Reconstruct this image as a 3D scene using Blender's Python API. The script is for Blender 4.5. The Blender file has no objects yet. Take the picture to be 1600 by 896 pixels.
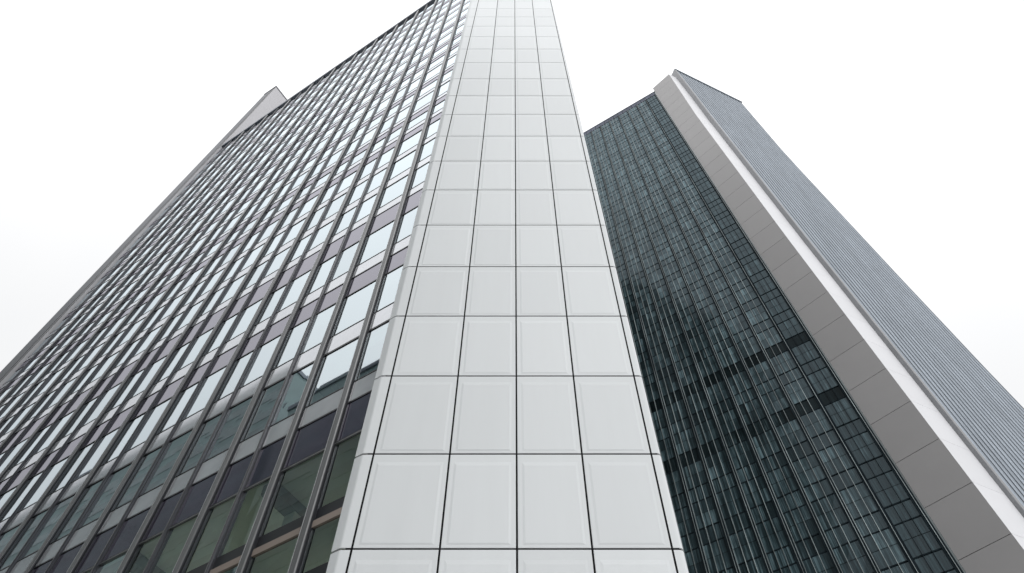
import bpy, math, random
from mathutils import Vector
random.seed(7)
R = math.radians
scene = bpy.context.scene
COL = scene.collection
EYE = 1.6                      # eye height of the photographer

# ------------------------------------------------------------------ materials
def new_mat(name):
    m = bpy.data.materials.new(name); m.use_nodes = True
    nt = m.node_tree; nt.nodes.clear()
    out = nt.nodes.new('ShaderNodeOutputMaterial')
    return m, nt, out

def L(nt, a, b): nt.links.new(a, b)

def mathn(nt, op, a=None, b=None, c=None):
    n = nt.nodes.new('ShaderNodeMath'); n.operation = op
    for i, v in enumerate((a, b, c)):
        if v is None: continue
        if isinstance(v, (int, float)): n.inputs[i].default_value = v
        else: L(nt, v, n.inputs[i])
    return n.outputs[0]

def ramp(nt, fac, stops):
    n = nt.nodes.new('ShaderNodeValToRGB'); cr = n.color_ramp
    while len(cr.elements) < len(stops): cr.elements.new(0.5)
    for e, (p, c) in zip(cr.elements, stops):
        e.position = p; e.color = (c[0], c[1], c[2], 1)
    L(nt, fac, n.inputs[0]); return n.outputs[0]

def noise(nt, scale, detail=3, stretch=(1, 1, 1), rough=0.55):
    tc = nt.nodes.new('ShaderNodeTexCoord')
    mp = nt.nodes.new('ShaderNodeMapping'); mp.inputs['Scale'].default_value = stretch
    L(nt, tc.outputs['Object'], mp.inputs[0])
    n = nt.nodes.new('ShaderNodeTexNoise'); n.inputs['Scale'].default_value = scale
    n.inputs['Detail'].default_value = detail; n.inputs['Roughness'].default_value = rough
    L(nt, mp.outputs[0], n.inputs[0]); return n.outputs[0]

def attr(nt, name='tint'):
    a = nt.nodes.new('ShaderNodeAttribute'); a.attribute_name = name; return a.outputs['Fac']

def mixc(nt, fac, a, b, mode='MIX'):
    n = nt.nodes.new('ShaderNodeMix'); n.data_type = 'RGBA'; n.blend_type = mode
    for sock, v in ((n.inputs[0], fac), (n.inputs[6], a), (n.inputs[7], b)):
        if isinstance(v, (int, float)): sock.default_value = v
        elif isinstance(v, tuple): sock.default_value = (v[0], v[1], v[2], 1)
        else: L(nt, v, sock)
    return n.outputs[2]

def surf(name, base, rough=0.5, metal=0.0, spec=0.5, var=0.08, scale=0.6, stretch=(1, 1, 1), tintvar=0.0, bump=0.0, bscale=20):
    """painted / metal surface with soft cloudy variation and an optional per-face variation"""
    m, nt, out = new_mat(name)
    p = nt.nodes.new('ShaderNodeBsdfPrincipled')
    nz = noise(nt, scale, 4, stretch)
    lo = tuple(max(0, c * (1 - var)) for c in base); hi = tuple(min(1, c * (1 + var)) for c in base)
    col = ramp(nt, nz, [(0.3, lo), (0.7, hi)])
    if tintvar:
        t = mathn(nt, 'MULTIPLY_ADD', attr(nt), 2 * tintvar, 1 - tintvar)
        cv = nt.nodes.new('ShaderNodeCombineColor')
        for i in range(3): L(nt, t, cv.inputs[i])
        col = mixc(nt, 1.0, col, cv.outputs[0], 'MULTIPLY')
    L(nt, col, p.inputs['Base Color'])
    p.inputs['Metallic'].default_value = metal
    r = mathn(nt, 'MULTIPLY_ADD', nz, 0.2, rough - 0.1)
    L(nt, r, p.inputs['Roughness'])
    p.inputs['Specular IOR Level'].default_value = spec
    if bump:
        b = nt.nodes.new('ShaderNodeBump'); b.inputs['Strength'].default_value = bump; b.inputs['Distance'].default_value = 0.02
        L(nt, noise(nt, bscale, 2), b.inputs['Height']); L(nt, b.outputs[0], p.inputs['Normal'])
    L(nt, p.outputs[0], out.inputs[0])
    return m

def coated_glass(name, tint, reflect, refl_col=(0.75, 0.83, 0.875), edge=0.9):
    """see-through window pane with a mirror-like coating"""
    m, nt, out = new_mat(name)
    tr = nt.nodes.new('ShaderNodeBsdfTransparent'); tr.inputs[0].default_value = (*tint, 1)
    gl = nt.nodes.new('ShaderNodeBsdfGlossy'); gl.inputs['Roughness'].default_value = 0.015
    gl.inputs['Color'].default_value = (*refl_col, 1)
    fr = nt.nodes.new('ShaderNodeFresnel'); fr.inputs[0].default_value = 1.5
    f = mathn(nt, 'MULTIPLY_ADD', fr.outputs[0], edge, reflect)
    f = mathn(nt, 'MULTIPLY_ADD', attr(nt), 0.07, f)
    f = mathn(nt, 'MINIMUM', f, 0.97)
    mx = nt.nodes.new('ShaderNodeMixShader'); L(nt, f, mx.inputs[0]); L(nt, tr.outputs[0], mx.inputs[1]); L(nt, gl.outputs[0], mx.inputs[2])
    L(nt, mx.outputs[0], out.inputs[0])
    return m

def spandrel_glass(name, base, reflect, refl_col):
    m, nt, out = new_mat(name)
    df = nt.nodes.new('ShaderNodeBsdfDiffuse')
    L(nt, ramp(nt, noise(nt, 0.5, 3), [(0.3, tuple(c * .8 for c in base)), (0.7, tuple(c * 1.2 for c in base))]), df.inputs[0])
    gl = nt.nodes.new('ShaderNodeBsdfGlossy'); gl.inputs['Roughness'].default_value = 0.06
    gl.inputs['Color'].default_value = (*refl_col, 1)
    fr = nt.nodes.new('ShaderNodeFresnel'); fr.inputs[0].default_value = 1.45
    f = mathn(nt, 'MULTIPLY_ADD', fr.outputs[0], 0.9, reflect)
    mx = nt.nodes.new('ShaderNodeMixShader'); L(nt, f, mx.inputs[0]); L(nt, df.outputs[0], mx.inputs[1]); L(nt, gl.outputs[0], mx.inputs[2])
    L(nt, mx.outputs[0], out.inputs[0])
    return m

def curtain_glass(name, reflect=0.0, refl_col=(0.49, 0.595, 0.65), dark=1.0):
    """dark glass over closed blinds: vertical slats (uv x) and blotchy brightness from cell to cell (tint)"""
    m, nt, out = new_mat(name)
    uv = nt.nodes.new('ShaderNodeUVMap')
    sep = nt.nodes.new('ShaderNodeSeparateXYZ'); L(nt, uv.outputs[0], sep.inputs[0])
    t = attr(nt)
    # blind slats: noise stretched along the height, in metres
    mp = nt.nodes.new('ShaderNodeMapping'); mp.inputs['Scale'].default_value = (5.2, 0.10, 1)
    L(nt, uv.outputs[0], mp.inputs[0])
    n1 = nt.nodes.new('ShaderNodeTexNoise'); n1.inputs['Scale'].default_value = 1.0; n1.inputs['Detail'].default_value = 4; n1.inputs['Roughness'].default_value = 0.7
    L(nt, mp.outputs[0], n1.inputs[0])
    mp2 = nt.nodes.new('ShaderNodeMapping'); mp2.inputs['Scale'].default_value = (0.9, 0.45, 1)
    L(nt, uv.outputs[0], mp2.inputs[0])
    n2 = nt.nodes.new('ShaderNodeTexNoise'); n2.inputs['Scale'].default_value = 1.0; n2.inputs['Detail'].default_value = 3
    L(nt, mp2.outputs[0], n2.inputs[0])
    v = mathn(nt, 'MULTIPLY', ramp(nt, n1.outputs[0], [(0.36, (0.10,) * 3), (0.5, (.55,) * 3), (0.64, (1.0,) * 3)]), mathn(nt, 'MULTIPLY_ADD', t, 1.0, 0.3))
    v = mathn(nt, 'MULTIPLY', v, mathn(nt, 'MULTIPLY_ADD', n2.outputs[0], 1.6, 0.15))
    col = ramp(nt, v, [(0.0, (0.004 * dark, 0.006 * dark, 0.007 * dark)), (0.4, (0.025 * dark, 0.042 * dark, 0.048 * dark)), (1.0, (0.118 * dark, 0.18 * dark, 0.202 * dark))])
    df = nt.nodes.new('ShaderNodeBsdfDiffuse'); L(nt, col, df.inputs[0])
    gl = nt.nodes.new('ShaderNodeBsdfGlossy'); gl.inputs['Roughness'].default_value = 0.13
    gl.inputs['Color'].default_value = (*refl_col, 1)
    fr = nt.nodes.new('ShaderNodeFresnel'); fr.inputs[0].default_value = 1.42
    f = mathn(nt, 'MULTIPLY_ADD', fr.outputs[0], 0.58, reflect)
    mx = nt.nodes.new('ShaderNodeMixShader'); L(nt, f, mx.inputs[0]); L(nt, df.outputs[0], mx.inputs[1]); L(nt, gl.outputs[0], mx.inputs[2])
    L(nt, mx.outputs[0], out.inputs[0])
    return m

M = dict(
    white=surf('white_enamel_panel', (0.622, 0.645, 0.662), rough=0.6, spec=0.22, var=0.02, scale=0.5, stretch=(2.5, 1, .22), tintvar=0.028, bump=0.02, bscale=2.0),
    joint=surf('dark_joint_gasket', (0.012, 0.012, 0.013), rough=0.9, spec=.05, var=0.2),
    dark_metal=surf('dark_anodised_aluminium', (0.035, 0.037, 0.043), rough=0.42, metal=0.3, var=0.2, scale=1.0, stretch=(3, 3, .15)),
    cap_metal=surf('satin_aluminium', (0.155, 0.157, 0.162), rough=0.42, metal=0.35, var=0.16, scale=1.4, stretch=(4, 4, .12)),
    edge_glint=surf('painted_edge_highlight', (0.58, 0.59, 0.60), rough=0.3, metal=0.5, var=0.2, scale=2.0, stretch=(4, 4, .1)),  # pale tone painted as the highlight along the mullion edge
    thin_metal=surf('graphite_aluminium', (0.055, 0.057, 0.066), rough=0.38, metal=0.35, var=0.2, scale=1.4, stretch=(4, 4, .12)),
    cap_dark=surf('bronze_grey_aluminium', (0.16, 0.16, 0.17), rough=0.4, metal=0.55, var=0.2, scale=1.4, stretch=(4, 4, .12)),
    grey_band=spandrel_glass('silver_back_painted_glass', (0.48, 0.49, 0.51), 0.29, (0.84, 0.86, 0.90)),
    plum=spandrel_glass('plum_spandrel_glass', (0.030, 0.027, 0.046), 0.19, (0.70, 0.69, 0.76)),
    black=surf('black_frame', (0.008, 0.008, 0.011), rough=0.35, var=0.3),
    brown=surf('taupe_soffit', (0.24, 0.20, 0.175), rough=0.7, var=0.08),
    win=coated_glass('coated_window_glass', (0.66, 0.84, 0.77), 0.43),
    win_clear=coated_glass('clear_window_glass', (0.80, 0.93, 0.86), 0.10),
    ceil=surf('ceiling_tile', (0.78, 0.80, 0.74), rough=0.9, spec=.1, var=0.05),
    slab=surf('slab_concrete', (0.22, 0.22, 0.215), rough=0.9, spec=.1),
    room=surf('interior_wall', (0.58, 0.61, 0.55), rough=0.9, spec=.1, var=0.25, scale=0.12),
    blind=surf('roller_blind', (0.62, 0.64, 0.62), rough=0.9, spec=.1),
    lamp=surf('luminaire_white', (0.85, 0.86, 0.84), rough=0.5),
    roof=surf('roof_coping', (0.10, 0.11, 0.14), rough=0.5, metal=0.3),
    core=surf('pale_core_cladding', (0.44, 0.437, 0.46), rough=0.5, var=0.05, scale=.3),
    core_grey=surf('grey_core_cladding', (0.11, 0.115, 0.13), rough=0.6, metal=0.1, var=0.08, scale=.3),
    sidewall=surf('dark_glass_sidewall', (0.03, 0.036, 0.04), rough=0.15, var=0.3, scale=.2),
    grey=surf('shade_grey_panel', (0.25, 0.246, 0.249), rough=0.55, spec=0.35, var=0.03, scale=0.5, tintvar=0.03),  # darker grey stands in for the shade on this face
    white2=surf('white_stone_panel', (0.60, 0.605, 0.63), rough=0.5, spec=0.3, var=0.02, scale=0.5, tintvar=0.02),
    curtain=curtain_glass('dark_curtain_glass', 0.015),
    curtain_dark=curtain_glass('black_curtain_glass', 0.0, (0.2, 0.235, 0.25), 0.4),
    span2=surf('teal_spandrel', (0.014, 0.02, 0.023), rough=0.25, var=0.5, scale=0.5, tintvar=0.5, spec=.35),
    teal=surf('teal_edge_glass', (0.055, 0.075, 0.078), rough=0.2, var=0.25, scale=0.3, tintvar=.3),
    fin_thin=surf('pale_mullion', (0.22, 0.26, 0.265), rough=0.4, metal=0.2, var=0.7, scale=0.7, stretch=(1, 1, .2)),
    fin_dark=surf('black_pier', (0.013, 0.019, 0.023), rough=0.8, spec=.0, var=0.3),
    louvre=surf('louvre_aluminium', (0.31, 0.345, 0.39), rough=0.65, spec=.12, metal=0.0, var=0.15, scale=.6, stretch=(2, 2, .2)),
    louvre_back=surf('louvre_backing', (0.05, 0.062, 0.075), rough=0.7, spec=.1, var=0.25, scale=.5),
    fascia=surf('grey_louvre_fascia', (0.20, 0.205, 0.215), rough=0.5, var=0.1, scale=.6),
    slate=surf('slate_fascia', (0.085, 0.095, 0.125), rough=0.7, spec=.08, var=0.12, scale=.6, tintvar=.15),
    rail=surf('rail_steel', (0.30, 0.31, 0.33), rough=0.4, metal=.4),
    paving=surf('granite_paving', (0.36, 0.355, 0.345), rough=0.85, var=0.2, scale=0.9),
    block=surf('slate_render', (0.22, 0.285, 0.285), rough=0.7, var=0.15, scale=.2),
    blockwin=surf('slate_block_glass', (0.11, 0.15, 0.155), rough=0.25, var=.5, scale=.3),
)

_m, _nt, _out = new_mat('room_fill_emitter')               # glow added out of view behind the lowest panes to brighten the rooms
_e = _nt.nodes.new('ShaderNodeEmission'); _e.inputs[0].default_value = (1, .97, .88, 1); _e.inputs[1].default_value = 8.0
L(_nt, _e.outputs[0], _out.inputs[0]); M['room_fill'] = _m

# ------------------------------------------------------------------ mesh building
class MB:
    def __init__(s): s.v = []; s.f = []; s.t = []; s.uv = []
    def face(s, pts, tint=0.5, uv=None):
        i = len(s.v); s.v += [tuple(p) for p in pts]; s.f.append(tuple(range(i, i + len(pts))))
        s.t.append(tint); s.uv.append(uv or [(0, 0)] * len(pts))
    def hexa(s, b, t, tint=0.5):
        """b, t: bottom and top loops (4 points each)"""
        n = len(b)
        s.face(list(reversed(b)), tint); s.face(t, tint)
        for i in range(n):
            j = (i + 1) % n
            s.face([b[i], b[j], t[j], t[i]], tint)
    def prism(s, plan, z0, z1, tint=0.5):
        s.hexa([(p[0], p[1], z0) for p in plan], [(p[0], p[1], z1) for p in plan], tint)
    def build(s, name, mat, parent=None, facing=None, smooth=False):
        if facing is not None:                       # open panes: turn every face towards the street
            for i, f in enumerate(s.f):
                p = [Vector(s.v[k]) for k in f]
                if (p[1] - p[0]).cross(p[2] - p[0]).dot(facing) < 0:
                    s.f[i] = tuple(reversed(f)); s.uv[i] = list(reversed(s.uv[i]))
        base = Vector(parent_loc(parent)) if parent else Vector((0, 0, 0))
        me = bpy.data.meshes.new(name)
        me.from_pydata([tuple(Vector(p) - base) for p in s.v], [], s.f)
        a = me.attributes.new('tint', 'FLOAT', 'FACE')
        for i, t in enumerate(s.t): a.data[i].value = t
        u = me.uv_layers.new(name='UVMap'); k = 0
        for f in s.uv:
            for c in f: u.data[k].uv = c; k += 1
        import bmesh
        bm = bmesh.new(); bm.from_mesh(me)
        bmesh.ops.remove_doubles(bm, verts=bm.verts, dist=0.0005)
        if facing is None: bmesh.ops.recalc_face_normals(bm, faces=bm.faces)
        bm.to_mesh(me); bm.free()
        if smooth:
            for p in me.polygons: p.use_smooth = True
        me.materials.append(mat)
        o = bpy.data.objects.new(name, me); COL.objects.link(o)
        if parent: o.parent = parent
        return o

def parent_loc(o):
    v = Vector((0, 0, 0))
    while o: v += o.location; o = o.parent
    return v

def thing(name, label, cat, loc, group=None):
    o = bpy.data.objects.new(name, None); COL.objects.link(o)
    o.location = loc; o.empty_display_size = 1
    o['label'] = label; o['category'] = cat
    if group: o['group'] = group
    return o

V2 = lambda p: Vector((p[0], p[1]))

# ================================================================== LEFT TOWER
D = 16.1
C = V2((-4.64, D))
az = R(58)
d = Vector((-math.sin(az), math.cos(az)))            # along the glazed face, away from the corner
n = Vector((-d.y, d.x))
if n.dot(-C) < 0: n = -n                             # towards the street
n3 = Vector((n.x, n.y, 0))
def FP(s, off, z):                                   # point of the glazed face
    p = C + d * s + n * off
    return (p.x, p.y, z + EYE)
S_END = 46.0
GL = -0.17                                           # glass line behind the mullion fronts
roof_z = lambda s: 115.8 - 0.10 * s

tower = thing('office_tower', 'tall office tower with white panelled corner face and glazed side ribbed by grey mullions', 'skyscraper', (0, D + 8, 0))

# ---- white corner face
def seam(i, z):
    x0, k = [(-4.19, .0056), (-1.89, .0038), (.13, .0024), (2.10, .0021), (4.19, .0018)][i]
    return x0 + k * (z - 13.8)
rows = [-1.6, 2.2, 6.1, 9.95, 13.82, 17.39, 21.26, 25.08, 29.03, 33.12, 37.33, 41.46, 45.67, 49.95, 54.17, 58.60, 63.4, 68.0, 72.7, 77.2, 81.6, 85.9, 90.28, 94.6, 98.9, 103.2, 107.5, 111.8, 116.1]
G = 0.027                                             # half a joint
def white_panel(mb, i, z0, z1):
    tint = random.random()
    z0 += G; z1 -= G
    xl = lambda z: seam(i, z) + G
    xr = lambda z: seam(i + 1, z) - G
    def ring(mx, mb_, mt, y):
        a, b = z0 + mb_, z1 - mt
        return [(xl(a) + mx, y, a + EYE), (xr(a) - mx, y, a + EYE), (xr(b) - mx, y, b + EYE), (xl(b) + mx, y, b + EYE)]
    wob = random.uniform(-.003, .003)
    r0 = ring(0, 0, 0, D + .014); r1 = ring(0, 0, 0, D + .008); r1b = ring(.012, .012, .012, D)
    r2 = ring(.13, .10, .33, D - .001); r3 = ring(.20, .16, .48, D - .012 + wob)
    rr = [r0, r1, r1b, r2, r3]
    for a, b in zip(rr[:-1], rr[1:]):
        for k in range(4):
            m = (k + 1) % 4
            mb.face([a[k], a[m], b[m], b[k]], tint)
    mb.face(r3, tint)
cells = [(r, i) for r in range(4, len(rows) - 1) for i in range(4)]
singles = cells[:96]
for r, i in singles:
    mb = MB(); white_panel(mb, i, rows[r], rows[r + 1]); mb.build('cladding_panel', M['white'], tower)
mb = MB()
for r, i in cells[96:] + [(r, i) for r in range(0, 4) for i in range(4)]:
    white_panel(mb, i, rows[r], rows[r + 1])
o = mb.build('cladding_panel', M['white'], tower); o['kind'] = 'stuff'

# rounded corner pieces, one per storey
def corner_piece(mb, z0, z1, left):
    z0 += G; z1 -= G
    tint = random.random()
    def prof(z):
        if left:
            a = Vector((seam(0, z) - G, D)); K = Vector((-4.50, D)); e = K + d * .30
            s0 = Vector((-4.455, D))
            pts = [a, s0]
            q = K + d * .05
            for k in range(1, 7):
                t = k / 6
                pts.append((1 - t) ** 2 * s0 + 2 * t * (1 - t) * K + t * t * q)
            pts.append(e); pts.append(e - n * .30)
        else:
            a = Vector((seam(4, z) + G, D)); K = Vector((4.50, D)); dd = Vector((.04, 1)).normalized()
            s0 = Vector((4.36, D)); q = K + dd * .16
            pts = [a, s0]
            for k in range(1, 7):
                t = k / 6
                pts.append((1 - t) ** 2 * s0 + 2 * t * (1 - t) * K + t * t * q)
            pts.append(K + dd * .8)
        return pts
    zz = [(z0, .03), (z0 + .01, 0), (z1 - .35, 0), (z1 - .01, 0), (z1, .03)]
    loops = []
    for z, inset in zz:
        pr = prof(z)
        cen = Vector((-4.1, D + .5)) if left else Vector((4.1, D + .5))
        loops.append([(p + (cen - p).normalized() * inset) for p in pr])
    P = [[(p.x, p.y, z + EYE) for p in lp] for lp, (z, _) in zip(loops, zz)]
    for a, b in zip(P[:-1], P[1:]):
        for k in range(len(a) - 1): mb.face([a[k], a[k + 1], b[k + 1], b[k]], tint)
for left in (True, False):
    for r in range(4, len(rows) - 1):
        mb = MB(); corner_piece(mb, rows[r], rows[r + 1], left)
        o = mb.build('corner_panel', M['white'], tower)
        for p in o.data.polygons: p.use_smooth = False
    mb = MB()
    for r in range(0, 4): corner_piece(mb, rows[r], rows[r + 1], left)
    mb.build('corner_panel', M['white'], tower)
# dark carrier wall behind the joints, and the rest of the body
top = 116.1 + EYE
pC = C - n * 5.5
pE = C + d * S_END - n * 5.5
body = MB()
body.prism([(-4.36, D + .012), (4.38, D + .012), (4.44, D + .3), (4.9, 30), (4.9, 40), (-12, 60), tuple(C + d * S_END - n * 16), tuple(pE), tuple(pC), (-4.05, D + .45)], 0, top - .25)
body.build('building_core', M['joint'], tower)
mb = MB()
zf = 1.0
while zf < 112:
    mb.prism([(4.45, D + .8), (4.56, D + .8), (5.02, 39.8), (4.91, 39.8)], zf, zf + 2.9, random.random())
    zf += 3.9
mb.build('side_glazing', M['teal'], tower)
mb = MB(); zf = 1.0
while zf < 112:
    mb.prism([(4.45, D + .8), (4.60, D + .8), (5.06, 39.8), (4.91, 39.8)], zf + 2.904, zf + 3.896)
    zf += 3.9
mb.build('side_band', M['core_grey'], tower)
rc = MB()
rc.prism([(-4.2, D - .06), (4.52, D - .06), (5.0, 40.1), (-12, 60.1), tuple(C + d * S_END - n * 16.1), tuple(pE), tuple(pC)], top - .25, top + .35)
rc.build('roof', M['roof'], tower)

# ---- glazed face
# (glass bottom, glass top, plum top or None, band top) seen from the street upwards, heights above the eye
lev = [(9.3, 12.9, None, 13.89, 'black'), (13.89, 15.53, None, 16.23, 'brown'), (16.23, 19.15, 21.16, 22.41, 0), (22.41, 25.68, None, 27.05, 0),
       (27.05, 30.31, 32.07, 33.28, 0), (33.28, 36.63, 38.92, 39.93, 0), (39.93, 42.91, None, 44.05, 0), (44.05, 47.13, None, 48.11, 0),
       (48.11, 51.01, 52.4, 53.3, 0), (53.3, 55.3, 56.6, 57.4, 0), (57.4, 60.39, None, 61.3, 0)]
z = 61.3
pat = [1, 0, 1, 1, 0, 1, 0, 0, 1, 0, 1, 1, 0]
k = 0
while z < 109.5:
    if pat[k % 13]: lev.append((z, z + 2.35, z + 3.5, z + 4.3, 0)); z += 4.3
    else: lev.append((z, z + 3.1, None, z + 4.0, 0)); z += 4.0
    k += 1
lev.append((z, z + 1.6, None, z + 1.61, 0))
lev = [(a * .981, b * .981, c and c * .981, e * .981, f) for a, b, c, e, f in lev]
lev = [(4.6, 8.4, None, 9.3, 0), (-1.2, 3.6, None, 4.6, 0)][::-1] + lev
heavy = [1.60, 3.85, 7.05, 10.4, 13.95, 17.5, 21.1]
thin = [5.30, 8.70, 12.15, 15.7, 19.25]
s = 21.1; step = 1.92; kk = 0
while s < 43.6:
    s += step; step += .035; kk += 1
    (thin if kk % 2 else heavy).append(s)
edges = sorted([0.12] + heavy + thin + [S_END - .1])
Z_TOP = lambda s: roof_z(s) - 1.0
def band(name, mat, z0, z1, off, depth, s0=0.05, s1=S_END - .05, seg=None):
    mb = MB()
    e = [s0, s1] if seg is None else [s0] + [x for x in seg if s0 < x < s1] + [s1]
    for a, b in zip(e[:-1], e[1:]):
        t = random.random()
        mb.face([FP(a, off, z0), FP(b, off, z0), FP(b, off, z1), FP(a, off, z1)], t)
    mb.face([FP(s0, off, z0), FP(s1, off, z0), FP(s1, off - depth, z0), FP(s0, off - depth, z0)])
    mb.face([FP(s0, off, z1), FP(s1, off, z1), FP(s1, off - depth, z1), FP(s0, off - depth, z1)])
    mb.face([FP(s0, off - depth, z0), FP(s1, off - depth, z0), FP(s1, off - depth, z1), FP(s0, off - depth, z1)])
    mb.face([FP(s0, off, z0), FP(s0, off - depth, z0), FP(s0, off - depth, z1), FP(s0, off, z1)])
    mb.face([FP(s1, off, z0), FP(s1, off - depth, z0), FP(s1, off - depth, z1), FP(s1, off, z1)])
    return mb.build(name, mat, tower)

def bars(rows_, off, depth):
    for z0, z1 in rows_: band('transom', M['black'], z0, z1, off, depth)

win_list = []
for li, (g0, g1, pz, bz, sp) in enumerate(lev):
    big = .065 if g0 < 30 else .035
    if pz: # plum spandrel panel and the grey band over it
        band('spandrel_panel', M['plum'], g1 + .06, pz - .02, GL + .008, .1, seg=edges)
        band('metal_band', M['grey_band'], pz + big, bz - .04, GL + .016, .12, seg=edges)
        bars([(pz - .02, pz + big), (g1 - .03, g1 + .04), (bz - .025, bz + .025)], GL + .034, .09)
        if g0 < 25: band('transom', M['cap_metal'], g1 - .10, g1 - .052, GL + .06, .08)
    elif sp == 'brown':
        band('soffit_strip', M['brown'], g1, g1 + .26, GL + .05, .1)
        band('transom', M['black'], g1 + .262, bz + .02, GL + .034, .09)
    elif sp == 'black':
        band('transom', M['black'], g1, bz, GL + .034, .09)
    else:
        bb = .10 if g0 < 30 else .045
        if bz - g1 > .3:
            band('metal_band', M['grey_band'], g1 + bb, bz - .04, GL + .016, .12, seg=edges)
            bars([(g1 - .02, g1 + bb), (bz - .025, bz + .025)], GL + .034, .09)
    # slab of the floor over this glass
    top_z = min(bz, 112.4)
    if bz - g1 > .3:
        sl = MB()
        sl.hexa([FP(.05, GL - .13, g1 + .10), FP(S_END - .1, GL - .13, g1 + .10), FP(S_END - .1, -5.48, g1 + .10), FP(-3.2 if False else .05, -5.48, g1 + .10)],
                [FP(.05, GL - .13, bz - .1), FP(S_END - .1, GL - .13, bz - .1), FP(S_END - .1, -5.48, bz - .1), FP(.05, -5.48, bz - .1)])
        sl.build('floor_slab', M['ceil'], tower)
    for a, b in zip(edges[:-1], edges[1:]):
        win_list.append((a, b, g0 + .04, g1 - (.03 if not (pz and g0 < 25) else .1)))

def window(mb, a, b, z0, z1):
    # every pane sits a hair out of true, so that reflections break from pane to pane
    j = lambda: random.uniform(-.006, .006)
    ww = (a + b) / 2
    z1 = min(z1, Z_TOP(ww) - .05)
    if z1 - z0 < .3: return
    mb.face([FP(a + .02, GL + j(), z0), FP(b - .02, GL + j(), z0), FP(b - .02, GL + j(), z1), FP(a + .02, GL + j(), z1)], random.random())
# nearest hundred panes (largest in view) are windows of their own
def nearness(w):
    a, b, z0, z1 = w
    p = FP((a + b) / 2, 0, (z0 + z1) / 2)
    dist = math.sqrt(p[0] ** 2 + p[1] ** 2 + (p[2] - EYE) ** 2)
    # is it in the frame?
    f = p[1] * math.cos(R(59.5)) + (p[2] - EYE) * math.sin(R(59.5))
    u = 800 + 1200 * p[0] / f; v = 448 - 1200 * (-p[1] * math.sin(R(59.5)) + (p[2] - EYE) * math.cos(R(59.5))) / f
    return dist + (0 if (-10 < u < 1600 and v < 915) else 1000)
win_list.sort(key=nearness)
for w in win_list[:98]:
    mb = MB(); window(mb, *w)
    if mb.f: mb.build('window', M['win_clear' if w[2] < 19 else 'win'], tower, n3)
mb = MB()
for w in win_list[98:]: window(mb, *w)
o = mb.build('window', M['win'], tower, n3); o['kind'] = 'stuff'

# mullions: dark blade with a satin cap (wide) or a slim dark one
for s in heavy:
    zt = Z_TOP(s) + .3
    mb = MB()
    sec = [(-.33, GL + .045), (-.26, GL + .06), (-.26, -.045), (-.04, -.045), (-.04, GL + .05), (.05, GL + .04), (.05, GL - .10), (-.33, GL - .10)]
    lo = [FP(s + a, b, -1.6) for a, b in sec]; hi = [FP(s + a, b, zt) for a, b in sec]
    for k in range(len(sec)):
        j = (k + 1) % len(sec); mb.face([lo[k], lo[j], hi[j], hi[k]])
    m = mb.build('mullion', M['dark_metal'], tower)
    mb = MB()
    sec = [(-.295, -.043), (-.29, -.02), (-.265, .0), (-.055, .0), (-.05, -.012), (-.05, -.043)]
    lo = [FP(s + a, b, -1.6) for a, b in sec]; hi = [FP(s + a, b, zt) for a, b in sec]
    for k in range(len(sec)):
        j = (k + 1) % len(sec); mb.face([lo[k], lo[j], hi[j], hi[k]])
    mb.face(lo); mb.face(hi)
    mb.build('mullion_cap', M['cap_metal'], m)
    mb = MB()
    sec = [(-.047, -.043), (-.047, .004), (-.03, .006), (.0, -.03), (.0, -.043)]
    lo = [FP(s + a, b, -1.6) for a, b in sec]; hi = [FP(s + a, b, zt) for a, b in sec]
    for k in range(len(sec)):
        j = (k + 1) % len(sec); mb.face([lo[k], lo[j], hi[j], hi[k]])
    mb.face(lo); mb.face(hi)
    mb.build('edge_highlight', M['edge_glint'], m)  # highlight on the left edge, made as a brighter strip
for s in thin:
    zt = Z_TOP(s) + .3
    mb = MB(); w = .056
    prof = [(-w - .04, GL + .03), (-w, GL + .035), (-w, -.06), (-w + .03, -.035), (w - .02, -.035), (w, -.05), (w, GL - .10), (-w - .04, GL - .10)]
    lo = [FP(s + a, b, -1.6) for a, b in prof]; hi = [FP(s + a, b, zt) for a, b in prof]
    for k in range(len(prof)):
        j = (k + 1) % len(prof); mb.face([lo[k], lo[j], hi[j], hi[k]])
    m = mb.build('mullion', M['thin_metal'], tower)
    mb = MB()
    prof = [(w - .026, -.034), (w - .024, -.02), (w - .008, -.024), (w + .002, -.046), (w - .002, -.048)]
    lo = [FP(s + a, b, -1.6) for a, b in prof]; hi = [FP(s + a, b, zt) for a, b in prof]
    for k in range(len(prof)):
        j = (k + 1) % len(prof); mb.face([lo[k], lo[j], hi[j], hi[k]])
    mb.build('edge_highlight', M['cap_metal'], m)  # thin highlight painted as a lighter strip on the slim mullion

# parapet of the glazed face
mb = MB()
for (o0, o1, h0, h1) in ((.06, -.7, 1.0, 0.0),):
    mb.hexa([FP(-.1, o0, roof_z(0) - h0), FP(S_END, o0, roof_z(S_END) - h0), FP(S_END, o1, roof_z(S_END) - h0), FP(-.1, o1, roof_z(0) - h0)],
            [FP(-.1, o0, roof_z(0)), FP(S_END, o0, roof_z(S_END)), FP(S_END, o1, roof_z(S_END)), FP(-.1, o1, roof_z(0))])
mb.build('parapet', M['roof'], tower)

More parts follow.
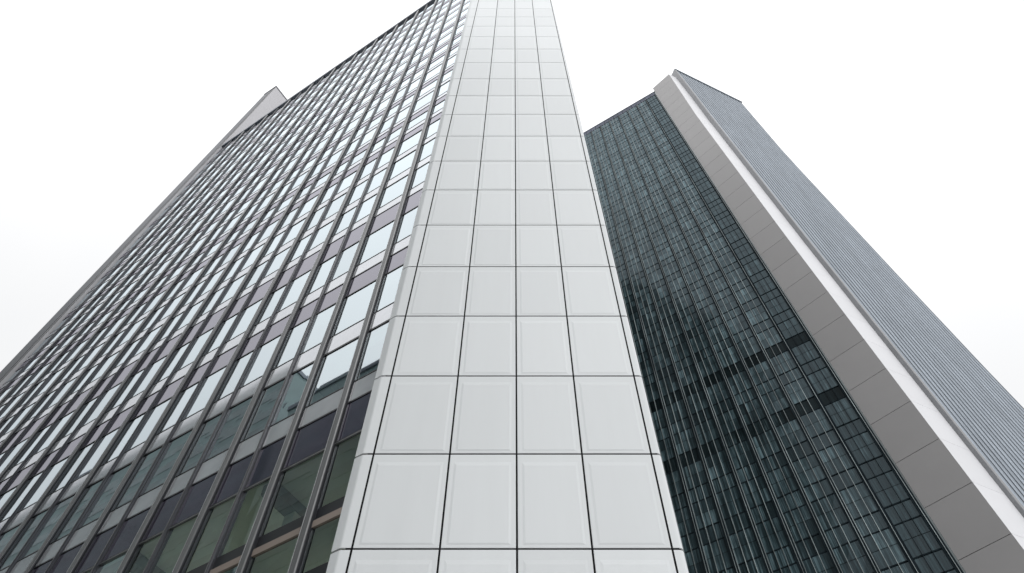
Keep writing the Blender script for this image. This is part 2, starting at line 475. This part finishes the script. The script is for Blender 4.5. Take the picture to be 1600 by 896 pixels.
# rooms: columns, downstand beams, lamps (the lowest ones added as hidden fill) and a few blinds behind the lower panes
for li, (g0, g1, pz, bz, sp) in enumerate(lev[3:9]):
    for s in (3.9, 10.4, 17.5, 24.9, 32.5):
        mb = MB()
        zc = g1 + .10
        mb.hexa([FP(s + .2, GL - .25, zc - .42), FP(s + .75, GL - .25, zc - .42), FP(s + .75, -5.45, zc - .42), FP(s + .2, -5.45, zc - .42)],
                [FP(s + .2, GL - .25, zc - .004), FP(s + .75, GL - .25, zc - .004), FP(s + .75, -5.45, zc - .004), FP(s + .2, -5.45, zc - .004)])
        mb.build('ceiling_beam', M['slab'], tower)
        mb = MB()
        c0, c1 = s + .25, s + .7
        mb.hexa([FP(c0, -1.6, g0 - .1), FP(c1, -1.6, g0 - .1), FP(c1, -2.05, g0 - .1), FP(c0, -2.05, g0 - .1)],
                [FP(c0, -1.6, zc - .43), FP(c1, -1.6, zc - .43), FP(c1, -2.05, zc - .43), FP(c0, -2.05, zc - .43)])
        mb.build('column', M['room'], tower)
    for s in (2.6, 6.2, 9.0, 13.0, 16.0, 20.0, 27, 30):
        mb = MB(); zc = g1 + .094; fa, fb = (-3.0, -4.7) if g0 < 20 else (-1.3, -2.9)
        mb.hexa([FP(s, fa, zc - .06), FP(s + .25, fa, zc - .06), FP(s + .25, fb, zc - .06), FP(s, fb, zc - .06)],
                [FP(s, fa, zc), FP(s + .25, fa, zc), FP(s + .25, fb, zc), FP(s, fb, zc)])
        mb.build('ceiling_lamp_and_fill', M['room_fill' if g0 < 20 else 'lamp'], tower)  # lowest storeys: emitters added out of sight as room fill
for (a, b, z0, z1) in sorted(win_list[:60], key=lambda w: random.random())[:15]:
    mb = MB(); dr = random.uniform(.25, .8) * (z1 - z0)
    mb.face([FP(a + .08, GL - .10, z1 - dr), FP(b - .08, GL - .10, z1 - dr), FP(b - .08, GL - .10, z1), FP(a + .08, GL - .10, z1)])
    mb.build('window_blind', M['blind'], tower)

# stair core standing at the far end of the glazed face and above its roof
ZC = 141.5
cp = [C + d * 46.05 + n * .12, C + d * 48.8 + n * .12, C + d * 48.8 - n * 9, C + d * 46.05 - n * 9]
mb = MB(); mb.prism(cp, 0, ZC + EYE); sc = mb.build('stair_core', M['core'], tower)
mb = MB()
mb.prism([C + d * 46.55 + n * .2, C + d * 48.85 + n * .2, C + d * 48.85 + n * .122, C + d * 46.55 + n * .122], 0, ZC - .6 + EYE)
mb.build('front_cladding', M['core_grey'], sc)
mb = MB()
mb.prism([C + d * 46.1 + n * .16, C + d * 46.5 + n * .16, C + d * 46.5 + n * .122, C + d * 46.1 + n * .122], 0, ZC - .3 + EYE)
mb.build('dark_strip', M['black'], sc)  # plain black strip along the core's edge
mb = MB()
mb.prism([C + d * 45.99 + n * .26, C + d * 48.9 + n * .26, C + d * 48.9 - n * 9.05, C + d * 45.99 - n * 9.05], ZC + EYE + .003, ZC + EYE + .4)
mb.build('coping', M['core_grey'], sc)

# ================================================================== RIGHT TOWER
LEAN = Vector((0.02087, 0.06478, 1.0))
def hdir(a): return Vector((math.sin(R(a)), math.cos(R(a)), 0))
hg, hk, hr = hdir(-46), hdir(-58), hdir(65)
E0 = Vector((29.651, 32.486, 0)) + hg * 1.30         # the sharp edge, at eye height
P2 = Vector((29.651, 32.486, 0)) + hg * 4.86         # where the dark glass begins
ng = Vector((-hg.y, hg.x, 0)); ng = ng if ng.dot(-E0) > 0 else -ng
nk = Vector((-hk.y, hk.x, 0)); nk = nk if nk.dot(-E0) > 0 else -nk
nr = Vector((-hr.y, hr.x, 0)); nr = nr if nr.dot(-E0) > 0 else -nr
UP = Vector((0, 0, EYE))
def edge_in(z):                                       # the sharp edge draws in a little near the top
    if z < 75: return 0.0
    if z < 129: return -0.28 * (z - 75) / 54
    return -.28 - .62 * (z - 129) / 30
def GP(s, z, off=0): return tuple(E0 + hg * s + ng * off + LEAN * z + UP)
def KP(s, z, off=0): return tuple(P2 + hk * s + nk * off + LEAN * z + UP)
def RP(s, z, off=0): return tuple(E0 + hg * edge_in(z) + hr * s + nr * off + LEAN * z + UP)
rt = thing('office_tower', 'dark glass tower behind with a grey and white edge and a louvred right flank', 'skyscraper', (E0.x, E0.y, 0))
ZB = -1.6
ROOF_K = 157.6
ROOF_G = 160.6
gw = 4.70 - 1.30
# grey face panels (side shade put into the grey) and white strip panels
FH = 4.45
z0 = 31.55 - 8 * FH
gz = []
while z0 < ROOF_G - 1: gz.append(z0); z0 += FH
gz.append(ROOF_G)
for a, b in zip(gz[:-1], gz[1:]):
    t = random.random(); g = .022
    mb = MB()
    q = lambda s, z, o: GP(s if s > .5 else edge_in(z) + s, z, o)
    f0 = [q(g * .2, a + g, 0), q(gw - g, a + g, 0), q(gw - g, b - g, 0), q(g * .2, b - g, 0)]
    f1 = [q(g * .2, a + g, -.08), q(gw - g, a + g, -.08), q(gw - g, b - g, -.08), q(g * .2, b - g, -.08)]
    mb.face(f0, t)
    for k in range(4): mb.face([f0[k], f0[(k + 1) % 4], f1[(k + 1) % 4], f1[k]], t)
    mb.build('shaded_side_panel', M['grey'], rt)
    mb = MB(); t = random.random(); g = .010
    sw = 2.78
    f0 = [RP(0, a + g, 0), RP(sw, a + g, 0), RP(sw, b - g, 0), RP(0, b - g, 0)]
    f1 = [RP(0, a + g, -.08), RP(sw, a + g, -.08), RP(sw, b - g, -.08), RP(0, b - g, -.08)]
    mb.face(f0, t)
    for k in range(4): mb.face([f0[k], f0[(k + 1) % 4], f1[(k + 1) % 4], f1[k]], t)
    mb.build('white_panel', M['white2'], rt)
# carrier walls behind the joints
mb = MB()
inn = lambda z: [Vector(GP(.06 + edge_in(z), z, -.075)), Vector(GP(gw + .02, z, -.075)), Vector(KP(0, z, -.09)), Vector(KP(24, z, -.09)), Vector(KP(24, z, -14)), Vector(RP(17.0, z, -20)), Vector(RP(17.0, z, -.15)), Vector(RP(.07, z, -.075))]
zs = [ZB, 75, 129, ROOF_K - .06]
lp = [[tuple(p) for p in inn(z)] for z in zs]
for A, B in zip(lp[:-1], lp[1:]):
    for k in range(8):
        j = (k + 1) % 8; mb.face([A[k], A[j], B[j], B[k]])
mb.face(lp[-1])
mb.build('building_core', M['joint'], rt)

# ---- dark glazed face: storeys of 4.45 m, bays of about 2.13 m
bays = [0.05 + 2.13 * k for k in range(11)]
fl0 = 35.6 - 8 * FH
floors = []
z0 = fl0
while z0 < ROOF_K - 2: floors.append(z0); z0 += FH
dark_floor = {11, 13}                                  # plant storeys without blinds
cells = []
for fi, fz in enumerate(floors):
    for b in range(len(bays) - 1):
        cells.append((fi, b, fz))
def pane(mb, fi, b, fz, s0, s1, z0, z1):
    j = lambda: random.uniform(-.008, .008)
    t = random.choice((.3, .4, .5, .6, .7)) if random.random() < .8 else random.random()
    if b == 0: t *= .5
    ou, ov = b * 7.3 + s0, z0 * 1.0 + b * 31
    mb.face([KP(s0, z0, j()), KP(s1, z0, j()), KP(s1, z1, j()), KP(s0, z1, j())], t,
            [(ou, ov), (ou + s1 - s0, ov), (ou + s1 - s0, ov + z1 - z0), (ou, ov + z1 - z0)])
def glazing(mb, fi, b, fz):
    s0, s1 = bays[b] + .20, bays[b + 1] - .13
    ze = fz + FH - .06
    zmid = fz + 1.62
    # vision glass in two lights over the spandrel
    m = zmid + 1.45
    w = (s1 - s0) / 3
    for k in range(3):
        pane(mb, fi, b, fz, s0 + w * k + .015, s0 + w * (k + 1) - .015, zmid + .06, m - .025)
        pane(mb, fi, b, fz, s0 + w * k + .015, s0 + w * (k + 1) - .015, m + .025, min(ze, ROOF_K - 2.3))
order = sorted(cells, key=lambda c: c[2] * 3 + (c[1] * 2.13) * 1.0 + (1000 if (c[2] < 24 or c[1] > 7) else 0))
for c in order[:98]:
    mb = MB(); glazing(mb, *c)
    mb.build('window', M['curtain'], rt, nk)
mb = MB()
for c in order[98:]: glazing(mb, *c)
o = mb.build('window', M['curtain'], rt, nk); o['kind'] = 'stuff'
for fi, fz in enumerate(floors):
    if fz < 10: continue
    mb = MB()
    for b in range(len(bays) - 1):
        s0, s1 = bays[b] + .20, bays[b + 1] - .13
        w = (s1 - s0) / 2
        for k in range(2):
            mb.face([KP(s0 + w * k, fz + .06, -.012), KP(s0 + w * (k + 1), fz + .06, -.012), KP(s0 + w * (k + 1), fz + 1.56, -.012), KP(s0 + w * k, fz + 1.56, -.012)], random.random() * (.2 if b == 0 else .8),
                [(s0 + 40, fz), (s1 + 40, fz), (s1 + 40, fz + 1.5), (s0 + 40, fz + 1.5)])
    mb.build('spandrel_panel', M['curtain_dark' if fi in dark_floor else 'curtain'], rt, nk)
    for zz in (fz, fz + 1.6):
        mb = MB()
        mb.hexa([KP(.05, zz - .045, .03), KP(21.3, zz - .045, .03), KP(21.3, zz - .045, -.05), KP(.05, zz - .045, -.05)],
                [KP(.05, zz + .045, .03), KP(21.3, zz + .045, .03), KP(21.3, zz + .045, -.05), KP(.05, zz + .045, -.05)])
        mb.build('transom', M['fin_dark'], rt)
for b, s in enumerate(bays):
    mb = MB()
    mb.hexa([KP(s - .10, ZB, .16), KP(s + .22, ZB, .16), KP(s + .22, ZB, -.3), KP(s - .10, ZB, -.3)],
            [KP(s - .10, ROOF_K - 2.2, .16), KP(s + .22, ROOF_K - 2.2, .16), KP(s + .22, ROOF_K - 2.2, -.3), KP(s - .10, ROOF_K - 2.2, -.3)])
    p = mb.build('pier', M['fin_dark'], rt)
    mb = MB()
    mb.hexa([KP(s + .02, ZB, .23), KP(s + .055, ZB, .23), KP(s + .055, ZB, .163), KP(s + .02, ZB, .163)],
            [KP(s + .02, ROOF_K - 2.2, .23), KP(s + .055, ROOF_K - 2.2, .23), KP(s + .055, ROOF_K - 2.2, .163), KP(s + .02, ROOF_K - 2.2, .163)])
    mb.build('fin', M['fin_thin'], p)
    if b < len(bays) - 1:
        s0, s1 = s + .20, bays[b + 1] - .13
        for k in (0, 1, 2, 3):
            x = s0 + (s1 - s0) * k / 3
            mb = MB()
            mb.hexa([KP(x - .017, ZB, .15), KP(x + .017, ZB, .15), KP(x + .017, ZB, -.02), KP(x - .017, ZB, -.02)],
                    [KP(x - .017, ROOF_K - 2.2, .15), KP(x + .017, ROOF_K - 2.2, .15), KP(x + .017, ROOF_K - 2.2, -.02), KP(x - .017, ROOF_K - 2.2, -.02)])
            mb.build('mullion', M['fin_thin'] if b else M['fin_dark'], rt)
# teal return beside the grey panels
mb = MB()
for a, b in zip(gz[:-1], gz[1:]):
    b2 = min(b, ROOF_K)
    mb.face([KP(-.42, a, .02), KP(-.02, a, .02), KP(-.02, b2, .02), KP(-.42, b2, .02)], random.random())
    mb.face([KP(-.42, a, .02), KP(-.42, a, -.5), KP(-.42, b2, -.5), KP(-.42, b2, .02)], random.random())
mb.build('edge_glass', M['teal'], rt)
# top fascia, coping and hand rail
mb = MB()
e = [-.1] + bays
for a, b in zip(e[:-1], e[1:]):
    w = (b - a) / 2
    for k in range(2):
        mb.face([KP(a + w * k + .03, ROOF_K - 2.15, .05), KP(a + w * (k + 1) - .03, ROOF_K - 2.15, .05), KP(a + w * (k + 1) - .03, ROOF_K - .1, .05), KP(a + w * k + .03, ROOF_K - .1, .05)], random.random())
mb.build('roof_fascia', M['slate'], rt)
mb = MB()
mb.hexa([KP(-.2, ROOF_K - .1, .14), KP(21.5, ROOF_K - .1, .14), KP(21.5, ROOF_K - .1, -.5), KP(-.2, ROOF_K - .1, -.5)],
        [KP(-.2, ROOF_K, .14), KP(21.5, ROOF_K, .14), KP(21.5, ROOF_K, -.5), KP(-.2, ROOF_K, -.5)])
mb.build('coping', M['roof'], rt)
mb = MB()
def bar(mb, a, b, r=.04):
    a, b = Vector(a), Vector(b); t = (b - a).normalized(); u = t.orthogonal().normalized(); v = t.cross(u)
    A = [tuple(a + u * r * math.cos(q) + v * r * math.sin(q)) for q in (0.785, 2.356, 3.927, 5.498)]
    B = [tuple(b + u * r * math.cos(q) + v * r * math.sin(q)) for q in (0.785, 2.356, 3.927, 5.498)]
    mb.hexa(A, B)
for s in [0.6 + 1.6 * k for k in range(14)]:
    bar(mb, KP(s, ROOF_K + .1, .0), KP(s, ROOF_K + 2.1, .0), .022)
bar(mb, KP(.6, ROOF_K + 2.1, .0), KP(21.4, ROOF_K + 2.1, .0), .022)
mb.build('roof_railing', M['rail'], rt)

# ---- louvred flank, standing proud of the white strip
def proud(z): return .22 + .72 * max(0, z - 20) / 145.0
def s_left(z): return 2.80 - (0 if z < 120 else 1.3 * ((z - 120) / 45) ** 1.6)
def s_right(z): return 17.0 + (0 if z < 60 else 1.6 * (z - 60) / 105)
ZL = 164.5
zs = [ZB, 20, 40, 60, 80, 100, 120, 132, 142, 150, 157, ZL]
def LP(f, z, off): return tuple(Vector(RP(0, z)) + hr * (s_left(z) + f * (s_right(z) - s_left(z))) + nr * (proud(z) + off))
mb = MB()
for a, b in zip(zs[:-1], zs[1:]):
    mb.face([LP(0, a, -.16), LP(1, a, -.16), LP(1, b, -.16), LP(0, b, -.16)])
    mb.face([LP(1, a, -.16), LP(1, a, -3), LP(1, b, -3), LP(1, b, -.16)])
mb.face([LP(0, ZL, -.16), LP(1, ZL, -.16), LP(1, ZL, -6), LP(0, ZL, -6)])
mb.build('louvre_wall', M['louvre_back'], rt)
mb = MB()
for a, b in zip(zs[:-1], zs[1:]):
    w = .022
    mb.face([LP(0, a, 0), LP(w, a, 0), LP(w, b, 0), LP(0, b, 0)])
    back = lambda z: tuple(Vector(RP(s_left(z), z, -.05 if z < 150 else -2.2)))
    mb.face([LP(0, a, 0), LP(0, b, 0), back(b), back(a)])
    mb.face([LP(w, a, 0), LP(w, b, 0), LP(w, b, -.16), LP(w, a, -.16)])
mb.build('louvre_fascia', M['fascia'], rt)
NF = 22
for k in range(NF):
    f = .035 + (k + .5) / NF * .95; w = .011
    mb = MB()
    for a, b in zip(zs[:-1], zs[1:]):
        A = [LP(f - w, a, -.155), LP(f - w * .9, a, -.14), LP(f + w * .35, a, -.135), LP(f + w * .5, a, -.10), LP(f + w * .8, a, -.10), LP(f + w * .8, a, -.155)]
        B = [LP(f - w, b, -.155), LP(f - w * .9, b, -.14), LP(f + w * .35, b, -.135), LP(f + w * .5, b, -.10), LP(f + w * .8, b, -.10), LP(f + w * .8, b, -.155)]
        for q in range(5): mb.face([A[q], A[q + 1], B[q + 1], B[q]])
    mb.build('louvre_blade', M['louvre'], rt)
mb = MB()
LQ = lambda f, o, h: tuple(Vector(LP(f, ZL, o)) + Vector((0, 0, h)))
mb.hexa([LQ(0, .12, .003), LQ(1, .12, .003), LQ(1, -2, .003), LQ(0, -.6, .003)], [LQ(0, .12, .25), LQ(1, .12, .25), LQ(1, -2, .25), LQ(0, -.6, .25)])
mb.build('louvre_coping', M['louvre'], rt)

for f, o, hh, ww in ((.33, -.5, .9, .012), (.36, -.6, .5, .03), (.72, -.5, .7, .008)):
    mb = MB()
    mb.hexa([LQ(f, o, .252), LQ(f + ww, o, .252), LQ(f + ww, o - .3, .252), LQ(f, o - .3, .252)], [LQ(f, o, .252 + hh), LQ(f + ww, o, .252 + hh), LQ(f + ww, o - .3, .252 + hh), LQ(f, o - .3, .252 + hh)])
    mb.build('roof_vent', M['fascia'], rt)

# ================================================================== BLOCKS ACROSS THE STREET (seen mirrored in the lower panes)
def street_block(label, s0, s1, off, h, mats):
    q = lambda s, o: C + d * s + n * o
    t = thing('street_block', label, 'building', (q((s0 + s1) / 2, off + 7).x, q((s0 + s1) / 2, off + 7).y, 0), 'slate grey blocks across the street')
    mb = MB(); mb.prism([q(s0, off), q(s1, off), q(s1, off + 14), q(s0, off + 14)], 0, h); mb.build('wall', M['block'], t)
    zf = 4.5
    while zf < h - 3:
        mb = MB(); mb.prism([q(s0 + 1, off - .06), q(s1 - 1, off - .06), q(s1 - 1, off + .03), q(s0 + 1, off + .03)], zf, zf + 1.9)
        mb.build('window_band', M['blockwin'], t); zf += 3.7
    mb = MB(); mb.prism([q(s0 - .2, off - .25), q(s1 + .2, off - .25), q(s1 + .2, off + 14.2), q(s0 - .2, off + 14.2)], h + .003, h + .8); mb.build('roof', M['roof'], t)
street_block('lower slate grey block mirrored in the bottom windows beside the white corner', -12, 50, 30, 84, M)  # right end carried on behind the camera, unseen, to dim the lower facade
street_block('taller slate grey block mirrored in the lower windows further left', 52.5, 130, 30, 95.5, M)

# ================================================================== GROUND
mb = MB(); S = 3000
mb.face([(-S, -S, 0), (S, -S, 0), (S, S, 0), (-S, S, 0)])
g = mb.build('ground', M['paving']); g['kind'] = 'structure'

# ================================================================== LIGHT, SKY, CAMERA
w = bpy.data.worlds.new('World'); scene.world = w; w.use_nodes = True
nt = w.node_tree; nt.nodes.clear()
out = nt.nodes.new('ShaderNodeOutputWorld'); bg = nt.nodes.new('ShaderNodeBackground')
sky = nt.nodes.new('ShaderNodeTexSky'); sky.sky_type = 'NISHITA'; sky.sun_disc = False
SUN_EL, SUN_AZ = 50, 172        # azimuth measured from +Y towards +X
sky.sun_elevation = R(SUN_EL); sky.sun_rotation = R(SUN_AZ); sky.dust_density = 4.0; sky.air_density = 1.0
hs = nt.nodes.new('ShaderNodeHueSaturation'); hs.inputs['Saturation'].default_value = 0.25; L(nt, sky.outputs[0], hs.inputs['Color'])
tc = nt.nodes.new('ShaderNodeTexCoord')
nz = nt.nodes.new('ShaderNodeTexNoise'); nz.inputs['Scale'].default_value = 1.7; nz.inputs['Detail'].default_value = 4
L(nt, tc.outputs['Generated'], nz.inputs[0])
cl = ramp(nt, nz.outputs[0], [(0.32, (0.95, 0.96, 0.975)), (0.62, (1, 1, 1))])
dt = nt.nodes.new('ShaderNodeVectorMath'); dt.operation = 'DOT_PRODUCT'   # overcast, brighter towards the veiled sun
L(nt, tc.outputs['Generated'], dt.inputs[0])
dt.inputs[1].default_value = (math.sin(R(SUN_AZ)) * math.cos(R(SUN_EL)), math.cos(R(SUN_AZ)) * math.cos(R(SUN_EL)), math.sin(R(SUN_EL)))
glow = nt.nodes.new('ShaderNodeMapRange'); glow.interpolation_type = 'SMOOTHSTEP'
for k, v in enumerate((dt.outputs['Value'], 0.15, 1.0, 10.5, 20.5)):
    if k == 0: L(nt, v, glow.inputs[0])
    else: glow.inputs[k].default_value = v
cg = nt.nodes.new('ShaderNodeVectorMath'); cg.operation = 'SCALE'; L(nt, cl, cg.inputs[0]); L(nt, glow.outputs[0], cg.inputs['Scale'])
mx = mixc(nt, 0.88, hs.outputs[0], cg.outputs[0])
L(nt, mx, bg.inputs[0]); bg.inputs[1].default_value = 0.1
L(nt, bg.outputs[0], out.inputs[0])

sl = bpy.data.lights.new('sun', 'SUN'); sl.energy = 0.75; sl.angle = R(14); sl.color = (1, .97, .93)
so = bpy.data.objects.new('sun', sl); COL.objects.link(so)
dirv = Vector((math.sin(R(SUN_AZ)) * math.cos(R(SUN_EL)), math.cos(R(SUN_AZ)) * math.cos(R(SUN_EL)), math.sin(R(SUN_EL))))
so.rotation_euler = dirv.to_track_quat('Z', 'Y').to_euler()
so.location = dirv * 300

cam = bpy.data.cameras.new('camera'); cam.sensor_width = 36; cam.lens = 27.0; cam.clip_end = 6000
co = bpy.data.objects.new('camera', cam); COL.objects.link(co)
co.location = (0, 0, EYE); co.rotation_euler = (R(90 + 59.5), 0, 0)
scene.camera = co
scene.view_settings.view_transform = 'Standard'; scene.view_settings.look = 'None'
scene.view_settings.exposure = 0; scene.view_settings.gamma = 1
scene.cycles.max_bounces = 8; scene.cycles.transparent_max_bounces = 12
scene.cycles.use_denoising = True
